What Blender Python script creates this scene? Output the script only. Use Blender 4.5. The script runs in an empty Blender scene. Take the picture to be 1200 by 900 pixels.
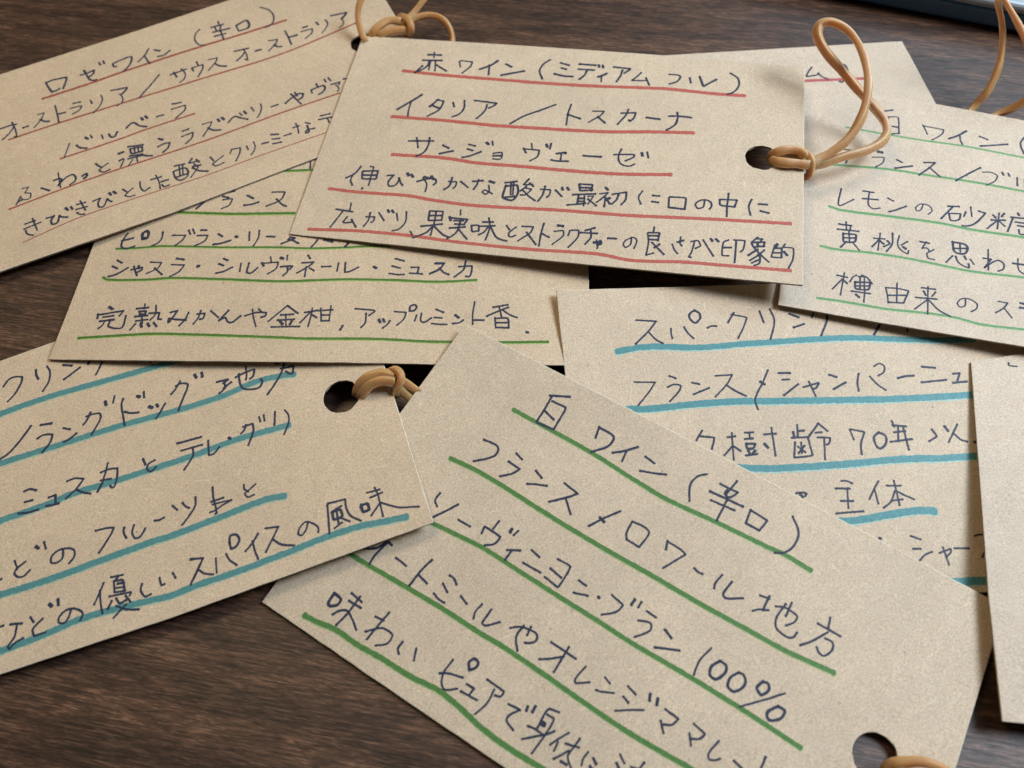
import bpy, math, random
from mathutils import Vector, Matrix, geometry
random.seed(7)
sc = bpy.context.scene
C = sc.collection

# ---------------------------------------------------------------- camera
F = 945.3                      # focal length in photo pixels (photo 1200 x 900)
PITCH, ROLL, CAM_H = 1.08423, -0.064946, 0.11524
FW = Vector((0, math.cos(PITCH), -math.sin(PITCH)))
UP0 = Vector((0, math.sin(PITCH), math.cos(PITCH)))
R0 = Vector((1, 0, 0))
CR, SR = math.cos(ROLL), math.sin(ROLL)
RT = R0 * CR + UP0 * SR
UP = UP0 * CR - R0 * SR
EYE = Vector((0, 0, CAM_H))
cd = bpy.data.cameras.new('camera')
cd.sensor_width = 36.0
cd.lens = F / 1200 * 36
cd.clip_start = 0.002
cd.clip_end = 20
cd.dof.use_dof = True
cd.dof.focus_distance = 0.131
cd.dof.aperture_fstop = 23
cam = bpy.data.objects.new('camera', cd)
C.objects.link(cam)
cam.matrix_world = Matrix(((RT.x, UP.x, -FW.x, EYE.x), (RT.y, UP.y, -FW.y, EYE.y), (RT.z, UP.z, -FW.z, EYE.z), (0, 0, 0, 1)))
sc.camera = cam

# ---------------------------------------------------------------- light
w = bpy.data.worlds.new('World')
sc.world = w
w.use_nodes = True
bg = w.node_tree.nodes['Background']
bg.inputs['Color'].default_value = (1.0, 0.83, 0.66, 1)
bg.inputs['Strength'].default_value = 0.06

def area(name, az, el, dist, sx, sy, power, col, target=(0, 0.07, 0)):
    l = bpy.data.lights.new(name, 'AREA')
    l.shape = 'RECTANGLE'; l.size = sx; l.size_y = sy; l.energy = power; l.color = col
    o = bpy.data.objects.new(name, l)
    C.objects.link(o)
    a, e = math.radians(az), math.radians(el)
    d = Vector((math.sin(a) * math.cos(e), math.cos(a) * math.cos(e), math.sin(e)))
    o.location = Vector(target) + d * dist
    o.rotation_euler = d.to_track_quat('Z', 'Y').to_euler()
    return o
area('window_light', 48, 43, 0.60, 0.32, 0.26, 1.33, (0.64, 0.83, 1.0))
area('right_fill_light', 66, 51, 0.40, 0.15, 0.15, 1.72, (0.79, 0.89, 1.0), (0.05, 0.0, 0))  # fill lamp added to brighten the lower right, not a second window
area('room_lamp', 20, 54, 0.42, 0.12, 0.12, 0.54, (1.0, 0.74, 0.44), (-0.19, 0.0, 0))

sc.view_settings.view_transform = 'Standard'
sc.view_settings.look = 'None'
sc.view_settings.exposure = 0.0
sc.view_settings.gamma = 1
sc.cycles.max_bounces = 8
sc.cycles.transparent_max_bounces = 16

# ---------------------------------------------------------------- photo pixel -> place
def ray(u, v):
    x, y = (u - 600) / F, -(v - 450) / F
    return FW + RT * x + UP * y

def at(u, v, z):
    """point on the level z (metres above the table) seen at photo pixel u, v"""
    d = ray(u, v)
    return EYE + d * ((z - CAM_H) / d.z)

def solve(A, b):
    n = len(b); M = [r[:] + [x] for r, x in zip(A, b)]
    for i in range(n):
        p = max(range(i, n), key=lambda k: abs(M[k][i])); M[i], M[p] = M[p], M[i]
        for k in range(i + 1, n):
            f = M[k][i] / M[i][i]
            for j in range(i, n + 1): M[k][j] -= f * M[i][j]
    x = [0] * n
    for i in range(n - 1, -1, -1):
        x[i] = (M[i][n] - sum(M[i][j] * x[j] for j in range(i + 1, n))) / M[i][i]
    return x

class Surf:
    """gently bent sheet of card: height fitted through a few points"""
    def __init__(self, anchors):
        pts = [(at(u, v, z * 1e-3), z * 1e-3) for u, v, z in anchors]
        self.c = sum((p for p, _ in pts), Vector()) / len(pts)
        rows = [self.basis(p) for p, _ in pts]; zs = [z for _, z in pts]
        A = [[sum(r[i] * r[j] for r in rows) for j in range(6)] for i in range(6)]
        for i, k in enumerate((1e-9, 1e-6, 1e-6, .02, .02, .02)): A[i][i] += k
        self.k = solve(A, [sum(r[i] * z for r, z in zip(rows, zs)) for i in range(6)])
    def basis(self, p):
        x, y = (p.x - self.c.x) * 20, (p.y - self.c.y) * 20
        return [1, x, y, x * x, x * y, y * y]
    def z(self, p):
        return sum(a * b for a, b in zip(self.k, self.basis(p)))
    def hit(self, u, v, up=0.0):
        z = self.c.z
        for _ in range(9):
            p = at(u, v, z); z = self.z(p) + up
        return at(u, v, z)

# ---------------------------------------------------------------- materials
def mat(name):
    m = bpy.data.materials.new(name); m.use_nodes = True
    nt = m.node_tree; return m, nt, nt.nodes['Principled BSDF']
def N(nt, t, **kw):
    n = nt.nodes.new(t)
    for k, v in kw.items():
        if k.startswith('i_'): n.inputs[k[2:].replace('_', ' ')].default_value = v
        else: setattr(n, k, v)
    return n
def mapping(nt, scale=(1, 1, 1), rot=(0, 0, 0), coord='Object'):
    tc = N(nt, 'ShaderNodeTexCoord'); mp = N(nt, 'ShaderNodeMapping')
    mp.inputs['Rotation'].default_value = rot
    ms = N(nt, 'ShaderNodeMapping'); ms.inputs['Scale'].default_value = scale
    nt.links.new(tc.outputs[coord], mp.inputs['Vector'])
    nt.links.new(mp.outputs['Vector'], ms.inputs['Vector']); return ms.outputs['Vector']
def noise(nt, vec, scale, detail=2, rough=.5, dist=0):
    n = N(nt, 'ShaderNodeTexNoise'); n.inputs['Scale'].default_value = scale
    n.inputs['Detail'].default_value = detail; n.inputs['Roughness'].default_value = rough
    n.inputs['Distortion'].default_value = dist
    nt.links.new(vec, n.inputs['Vector']); return n.outputs['Fac']
def ramp(nt, fac, stops, interp='LINEAR'):
    r = N(nt, 'ShaderNodeValToRGB'); r.color_ramp.interpolation = interp
    el = r.color_ramp.elements
    while len(el) < len(stops): el.new(.5)
    for e, (p, c) in zip(el, stops):
        e.position = p; e.color = (*c, 1) if len(c) == 3 else c
    nt.links.new(fac, r.inputs['Fac']); return r.outputs['Color']
def mix(nt, a, b, fac, mode='MIX'):
    m = N(nt, 'ShaderNodeMix', data_type='RGBA', blend_type=mode)
    for sock, v in ((m.inputs['Factor'], fac), (m.inputs['A'], a), (m.inputs['B'], b)):
        if hasattr(v, 'links'): nt.links.new(v, sock)
        else: sock.default_value = v if isinstance(v, float) else (*v, 1)
    return m.outputs['Result']
def g(x): return (x, x, x)

def kraft(name, base, seed):
    m, nt, b = mat(name)
    v = mapping(nt, rot=(0, 0, seed))
    blot = noise(nt, v, 420 + 7 * seed, 3, .6)
    c = mix(nt, tuple(x * .90 for x in base), tuple(min(1, x * 1.09) for x in base), blot)
    tone = noise(nt, v, 55 + seed, 2, .5, .4)
    c = mix(nt, c, ramp(nt, tone, [(.3, g(.93)), (.7, g(1.05))]), 1.0, 'MULTIPLY')
    sp = noise(nt, v, 4700, 2, .75)
    c = mix(nt, c, ramp(nt, sp, [(.30, g(.70)), (.5, g(1.0)), (.70, g(1.25))]), 1.0, 'MULTIPLY')
    hue = noise(nt, v, 1500, 1, .5)
    c = mix(nt, c, ramp(nt, hue, [(.3, (1.025, .99, .975)), (.7, (.985, 1.005, 1.025))]), 1.0, 'MULTIPLY')
    for k, (ang, lo, hi, val) in enumerate(((.4, .66, .74, 1.2), (1.9, .68, .76, 1.17), (2.8, .69, .77, .82), (-.3, .68, .77, 1.18))):
        fv = mapping(nt, scale=(420, 4200, 900), rot=(0, 0, ang + seed))
        f = noise(nt, fv, 1.0, 1.5, .5, .6)
        c = mix(nt, c, ramp(nt, f, [(lo, g(1.0)), (hi, g(val))]), 1.0, 'MULTIPLY')
    vo = N(nt, 'ShaderNodeTexVoronoi'); vo.inputs['Scale'].default_value = 210
    nt.links.new(v, vo.inputs['Vector'])
    c = mix(nt, c, ramp(nt, vo.outputs['Distance'], [(.035, g(.5)), (.05, g(1.0))]), .55, 'MULTIPLY')
    nt.links.new(c, b.inputs['Base Color'])
    b.inputs['Roughness'].default_value = .62
    b.inputs['Specular IOR Level'].default_value = .38
    bump = N(nt, 'ShaderNodeBump'); bump.inputs['Strength'].default_value = .4; bump.inputs['Distance'].default_value = .00005
    nt.links.new(sp, bump.inputs['Height'])
    nt.links.new(bump.outputs['Normal'], b.inputs['Normal'])
    return m

def wood():
    m, nt, b = mat('dark_wood_laminate')
    A = math.radians(13)
    vb = mapping(nt, scale=(30, 300, 30), rot=(0, 0, A))
    broad = noise(nt, vb, 1.0, 4, .6, .6)
    c = ramp(nt, broad, [(.25, (.026, .0135, .009)), (.42, (.043, .023, .015)), (.58, (.074, .038, .023)), (.76, (.098, .056, .031))])
    vs = mapping(nt, scale=(190, 3000, 400), rot=(0, 0, A))
    streak = noise(nt, vs, 1.0, 4, .7, .9)
    c = mix(nt, c, ramp(nt, streak, [(.34, g(.30)), (.5, g(.95)), (.64, g(2.5))]), .9, 'MULTIPLY')
    vf = mapping(nt, scale=(700, 7000, 800), rot=(0, 0, A + .05))
    fine = noise(nt, vf, 1.0, 2, .7, .5)
    c = mix(nt, c, ramp(nt, fine, [(.34, g(.5)), (.5, g(1.0)), (.66, g(1.9))]), .75, 'MULTIPLY')
    pv = mapping(nt, scale=(260, 5200, 600), rot=(0, 0, A - .03))
    c = mix(nt, c, ramp(nt, noise(nt, pv, 1.0, 1, .5, .3), [(.30, g(.25)), (.38, g(1.0))]), .9, 'MULTIPLY')
    nt.links.new(c, b.inputs['Base Color'])
    rr = ramp(nt, streak, [(.3, g(.52)), (.7, g(.36))])
    nt.links.new(rr, b.inputs['Roughness'])
    b.inputs['Specular IOR Level'].default_value = .5
    add = N(nt, 'ShaderNodeMath', operation='ADD'); nt.links.new(streak, add.inputs[0]); nt.links.new(fine, add.inputs[1])
    bump = N(nt, 'ShaderNodeBump'); bump.inputs['Strength'].default_value = .35; bump.inputs['Distance'].default_value = .00008
    nt.links.new(add.outputs[0], bump.inputs['Height']); nt.links.new(bump.outputs['Normal'], b.inputs['Normal'])
    return m

def ink(name, col, tint, trans, grain=.25):
    """ink lying in the paper: partly diffuse, partly a tint of the paper below"""
    m, nt, b = mat(name)
    v = mapping(nt)
    sp = noise(nt, v, 3300, 2, .75)
    c = mix(nt, tuple(x * (1 - grain) for x in col), tuple(x * (1 + grain) for x in col), sp)
    nt.links.new(c, b.inputs['Base Color'])
    b.inputs['Roughness'].default_value = .5
    b.inputs['Specular IOR Level'].default_value = .3
    tr = N(nt, 'ShaderNodeBsdfTransparent'); tr.inputs['Color'].default_value = (*tint, 1)
    ms = N(nt, 'ShaderNodeMixShader')
    f = ramp(nt, noise(nt, v, 1300 if 'ballpoint' in name else 2400, 3, .8), [(.3, g(max(0, trans - .12))), (.7, g(min(1, trans + .25)))])
    nt.links.new(f, ms.inputs[0])
    nt.links.new(b.outputs[0], ms.inputs[1]); nt.links.new(tr.outputs[0], ms.inputs[2])
    nt.links.new(ms.outputs[0], nt.nodes['Material Output'].inputs['Surface'])
    return m

def rubber(name, col):
    m, nt, b = mat(name)
    v = mapping(nt)
    n = noise(nt, v, 300, 3, .6)
    c = mix(nt, tuple(x * .88 for x in col), tuple(min(1, x * 1.1) for x in col), n)
    nt.links.new(c, b.inputs['Base Color'])
    b.inputs['Roughness'].default_value = .5
    b.inputs['Specular IOR Level'].default_value = .35
    b.inputs['Subsurface Weight'].default_value = .85
    b.inputs['Subsurface Radius'].default_value = (1.0, .45, .16)
    b.inputs['Subsurface Scale'].default_value = .0024
    b.inputs['Transmission Weight'].default_value = .18
    bump = N(nt, 'ShaderNodeBump'); bump.inputs['Strength'].default_value = .5; bump.inputs['Distance'].default_value = .00012
    nt.links.new(noise(nt, v, 900, 2, .6), bump.inputs['Height']); nt.links.new(bump.outputs['Normal'], b.inputs['Normal'])
    return m

def plain(name, col, rough, spec=.5, metal=0.0):
    m, nt, b = mat(name)
    v = mapping(nt)
    n = noise(nt, v, 160, 3, .6)
    c = mix(nt, tuple(x * .92 for x in col), tuple(x * 1.06 for x in col), n)
    nt.links.new(c, b.inputs['Base Color'])
    b.inputs['Roughness'].default_value = rough; b.inputs['Specular IOR Level'].default_value = spec
    b.inputs['Metallic'].default_value = metal
    return m

M_WOOD = wood()
M_PEN = ink('ballpoint_ink', (.038, .050, .092), (.32, .34, .46), .20, .4)
M_RIM = kraft('lit_cut_rim', (.69, .61, .48), 9.1)  # bevel colour lightened to paint in the light an edge catches
M_EDGE = kraft('shaded_kraft_edge', (.26, .19, .12), 9.1)  # side walls: darker cut fibre, with their shade painted in too
INK = {
    'r1': ink('thin_red_pencil', (.38, .11, .085), (.80, .45, .38), .30),
    'r2': ink('red_marker', (.52, .135, .105), (.80, .35, .32), .12),
    'r3': ink('far_red_marker', (.50, .12, .13), (.80, .35, .32), .12),
    'g1': ink('dark_green_marker', (.085, .195, .040), (.35, .6, .25), .10),
    'g2': ink('green_marker', (.100, .235, .068), (.35, .6, .3), .12),
    'g3': ink('pale_green_marker', (.16, .34, .15), (.4, .7, .4), .15),
    't1': ink('teal_marker', (.105, .285, .29), (.3, .65, .65), .12),
    't2': ink('sky_teal_marker', (.105, .31, .335), (.3, .7, .75), .12),
}
HALO = {
    'g1': ink('green_bleed', (.50, .66, .26), (.85, 1.0, .70), .45),
    'g2': ink('soft_green_bleed', (.46, .60, .34), (.85, 1.0, .8), .60),
    'g3': ink('pale_green_bleed', (.60, .76, .50), (.9, 1.0, .85), .60),
    't1': ink('teal_bleed', (.50, .68, .60), (.8, 1.0, 1.0), .62),
    't2': ink('sky_bleed', (.58, .86, .90), (.8, 1.0, 1.0), .60),
}
M_BAND = rubber('amber_rubber', (.52, .30, .115))

# ---------------------------------------------------------------- builders
def link(name, verts, faces, m, parent=None, smooth=False):
    me = bpy.data.meshes.new(name)
    me.from_pydata([tuple(v) for v in verts], [], faces)
    if smooth:
        for p in me.polygons: p.use_smooth = True
    for x in (m if isinstance(m, list) else [m]): me.materials.append(x)
    o = bpy.data.objects.new(name, me)
    C.objects.link(o)
    if parent:
        o.parent = parent
        o.matrix_parent_inverse = Matrix.Translation(-parent.location)
    return o

def spline(pts, step):
    """rounded line through the points, resampled about every `step` pixels"""
    n = len(pts)
    if n == 2:
        k = max(2, int(math.dist(pts[0], pts[1]) / step))
        return [tuple(a + (b - a) * i / k for a, b in zip(*pts)) for i in range(k + 1)]
    out = []
    for i in range(n - 1):
        p0 = pts[max(i - 1, 0)]; p1 = pts[i]; p2 = pts[i + 1]; p3 = pts[min(i + 2, n - 1)]
        k = max(2, int(math.dist(p1, p2) / step))
        l = math.dist(p1, p2)
        def tang(a, b, c):
            d = math.dist(a, b) + math.dist(b, c)
            s = 1.0
            if d > 0 and a != b and b != c:      # keep pen corners crisp
                u1 = [(y - x) for x, y in zip(a, b)]; u2 = [(y - x) for x, y in zip(b, c)]
                cs = sum(x * y for x, y in zip(u1, u2)) / (math.hypot(*u1) * math.hypot(*u2) + 1e-9)
                s = max(0.0, min(1.0, (cs + .25) / .6))
            return [(z - x) / (d + 1e-9) * l * s for x, z in zip(a, c)]
        t1 = tang(p0, p1, p2); t2 = tang(p1, p2, p3)
        for j in range(k):
            t = j / k; a = 2*t**3 - 3*t*t + 1; b = t**3 - 2*t*t + t; c = -2*t**3 + 3*t*t; d = t**3 - t*t
            out.append(tuple(a * q1 + b * m1 + c * q2 + d * m2 for q1, m1, q2, m2 in zip(p1, t1, p2, t2)))
    out.append(pts[-1])
    return out

def ribbon(V, Fs, surf, pts, wpx, up, jitter, step=1.0, taper=True, jit_len=3):
    px = spline(pts, step)
    P = [surf.hit(u, v, up) for u, v in px]
    n = len(P)
    if n < 2: return
    jl = [random.uniform(-1, 1) for _ in range(n // jit_len + 3)]
    jr = [random.uniform(-1, 1) for _ in range(n // jit_len + 3)]
    def jv(a, i):
        q = i / jit_len; k = int(q); f = q - k
        return a[k] * (1 - f) + a[k + 1] * f
    base = len(V)
    vd = P[n // 2] - EYE; sn = -vd.z / vd.length; dr = P[-1] - P[0]
    hor = abs(dr.x) / (math.hypot(dr.x, dr.y) + 1e-9)
    if dr.length < .0009: wpx *= 1.35
    hw0 = wpx * .5 * 1.08 * (1 + (1 / sn - 1) * hor) * vd.dot(FW) / F
    d0 = (P[1] - P[0]).normalized(); d1 = (P[-1] - P[-2]).normalized()
    cap = hw0 * .9
    Q = [P[0] - d0 * cap, P[0] - d0 * cap * .6] + P + [P[-1] + d1 * cap * .6, P[-1] + d1 * cap]
    Wd = [.5, 1.0] + [1.12 if i < 2 or i > n - 3 else 1.0 for i in range(n)] + [1.0, .5]
    n = len(Q)
    for i in range(n):
        d = Q[min(i + 1, n - 1)] - Q[max(i - 1, 0)]; d.z = 0
        if d.length < 1e-9: d = Vector((1, 0, 0))
        d.normalize(); s = Vector((-d.y, d.x, 0))
        k = max(0, i - 2)
        l = hw0 * Wd[i] * (1 + jitter * jv(jl, k)); r = hw0 * Wd[i] * (1 + jitter * jv(jr, k))
        a, b = Q[i] + s * l, Q[i] - s * r
        a.z = surf.z(a) + up; b.z = surf.z(b) + up
        V += [a, b]
        if i: Fs.append((base + 2*i - 2, base + 2*i - 1, base + 2*i + 1, base + 2*i))

THICK = 0.00042
def card_mesh(surf, corners, holes, parent, m, thick=THICK):
    """a sheet of card: bent top with slightly rounded edges, punched hole, cut sides, underside"""
    outl = []
    n = len(corners)
    for i in range(n):
        a, b = corners[i], corners[(i + 1) % n]
        k = max(2, int(math.dist(a, b) / 16))
        for j in range(k):
            t = j / k
            outl.append(surf.hit(a[0] + (b[0] - a[0]) * t, a[1] + (b[1] - a[1]) * t))
    loops = [[Vector((p.x, p.y)) for p in outl]]
    def area2(L): return sum(L[i].x * L[(i+1) % len(L)].y - L[(i+1) % len(L)].x * L[i].y for i in range(len(L)))
    if area2(loops[0]) < 0: loops[0].reverse()
    for (u, v, r) in holes:
        c = surf.hit(u, v)
        loops.append([Vector((c.x + r * math.cos(-t * math.tau / 56), c.y + r * math.sin(-t * math.tau / 56))) for t in range(56)])
    def inset(L, d):
        out = []
        for i in range(len(L)):
            t = (L[(i + 1) % len(L)] - L[i - 1]).normalized()
            out.append(L[i] + Vector((-t.y, t.x)) * d)
        return out
    inner = [inset(L, .00010) for L in loops]
    pts = []; edges = []
    for L in inner:
        b = len(pts); pts += L
        edges += [(b + i, b + (i + 1) % len(L)) for i in range(len(L))]
    nb = len(pts)
    xs = [p.x for p in inner[0]]; ys = [p.y for p in inner[0]]
    stp = .0022
    hc = [(surf.hit(u, v), r) for u, v, r in holes]
    y = min(ys); odd = 0
    while y < max(ys):
        x = min(xs) + odd * stp / 2
        while x < max(xs):
            p = Vector((x, y)); inside = False
            L = inner[0]
            md = 1
            for i in range(len(L)):
                a, b = L[i], L[(i + 1) % len(L)]
                if (a.y > y) != (b.y > y) and x < (b.x - a.x) * (y - a.y) / (b.y - a.y) + a.x: inside = not inside
                md = min(md, (a - p).length)
            if inside and md > .0012 and all((Vector((c.x, c.y)) - p).length > r + .0009 for c, r in hc): pts.append(p)
            x += stp
        y += stp; odd = 1 - odd
    v2, e2, f2, ov, oe, of = geometry.delaunay_2d_cdt(pts, edges, [], 1, 1e-7)
    V = []; Fs = []; MI = []
    def zed(p): return surf.z(Vector((p.x, p.y, 0)))
    for p in v2: V.append(Vector((p.x, p.y, zed(p))))
    for f in f2:
        c = sum((v2[i] for i in f), Vector((0, 0))) / len(f)
        if any((Vector((q.x, q.y)) - c).length < r * .99 for q, r in hc): continue
        Fs.append(tuple(f)); MI.append(0)
    ntop = len(Fs)
    b0 = len(V)
    for p in v2: V.append(Vector((p.x, p.y, zed(p) - thick)))
    for f in Fs[:ntop]: Fs.append(tuple(b0 + i for i in reversed(f))); MI.append(0)
    for L, I in zip(loops, inner):
        n = len(L); b = len(V)
        fib = [random.uniform(-1, 1) * .00002 for _ in L]
        for p, q in zip(I, L): V.append(Vector((p.x, p.y, zed(p))))
        for q, e in zip(L, fib): V.append(Vector((q.x + e, q.y + e, zed(q) - .00005)))
        for q, e in zip(L, fib): V.append(Vector((q.x - e, q.y + e, zed(q) - thick + .00004)))
        for p in I: V.append(Vector((p.x, p.y, zed(p) - thick)))
        for k in range(3):
            for i in range(n):
                j = (i + 1) % n
                Fs.append((b + k*n + i, b + (k+1)*n + i, b + (k+1)*n + j, b + k*n + j)); MI.append(1 if k else 2)
    o = link('card', V, Fs, [m, M_EDGE, M_RIM], parent)
    for p, k in zip(o.data.polygons, MI): p.material_index = k; p.use_smooth = (k == 0)
    return o

def tube(V, Fs, path, rx, rz, seg=12, close=False):
    """strand of rubber band; path: (u, v, height mm)"""
    px = spline([tuple(p) for p in path], 2.2)
    P = [at(u, v, z * 1e-3) for u, v, z in px]
    n = len(P); base = len(V)
    t0 = (P[1] - P[0]).normalized()
    side = t0.cross(Vector((0, -.45, .9))).normalized()
    for i, p in enumerate(P):
        t = (P[min(i + 1, n - 1)] - P[max(i - 1, 0)]).normalized()
        side = (side - t * side.dot(t)).normalized(); nz = side.cross(t)
        if i: side = (Matrix.Rotation(.035 * math.sin(i * .05 + base * .01), 3, t) @ side).normalized(); nz = side.cross(t)
        wob = 1 + .05 * math.sin(i * .37) + .03 * math.sin(i * .11 + 2)
        for k in range(seg):
            a = k / seg * math.tau
            ca, sa = math.cos(a), math.sin(a)
            ca = math.copysign(abs(ca) ** .5, ca); sa = math.copysign(abs(sa) ** .5, sa)
            V.append(p + side * (ca * rx * wob) + nz * (sa * rz * wob))
        if i:
            for k in range(seg):
                j = (k + 1) % seg; q = base + (i - 1) * seg
                Fs.append((q + k, q + j, q + seg + j, q + seg + k))
    Fs.append(tuple(base + k for k in reversed(range(seg))))
    Fs.append(tuple(base + (n - 1) * seg + k for k in range(seg)))

def band(strands, label, m=None, dz=0.0):
    root = None
    c = at(strands[0][1][0][0], strands[0][1][0][1], 0)
    root = bpy.data.objects.new('rubber_band', None); C.objects.link(root)
    root.location = (c.x, c.y, 0); root.empty_display_size = .005
    root['label'] = label; root['category'] = 'rubber band'; root['group'] = 'amber rubber bands looped through the tags'
    kinds = {}
    for kind, path, rx, rz in strands: kinds.setdefault(kind, []).append((path, rx, rz))
    for kind, L in kinds.items():
        for path, rx, rz in L:
            V = []; Fs = []
            tube(V, Fs, [(a, b, h + dz) for a, b, h in path], rx * 1.03e-3, rz * 1.0e-3)
            link(kind, V, Fs, m or M_BAND, root, True)
    return root

# ---------------------------------------------------------------- table
def box(V, Fs, x0, x1, y0, y1, z0, z1):
    b = len(V)
    V += [Vector(p) for p in ((x0,y0,z0),(x1,y0,z0),(x1,y1,z0),(x0,y1,z0),(x0,y0,z1),(x1,y0,z1),(x1,y1,z1),(x0,y1,z1))]
    Fs += [tuple(b + i for i in f) for f in ((3,2,1,0),(4,5,6,7),(0,1,5,4),(1,2,6,5),(2,3,7,6),(3,0,4,7))]
V = []; Fs = []
box(V, Fs, -.6, .6, -.35, .75, -.025, 0)
table = link('table_top', V, Fs, M_WOOD)
bv = table.modifiers.new('bevel', 'BEVEL'); bv.width = .003; bv.segments = 3
table['kind'] = 'structure'

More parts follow.
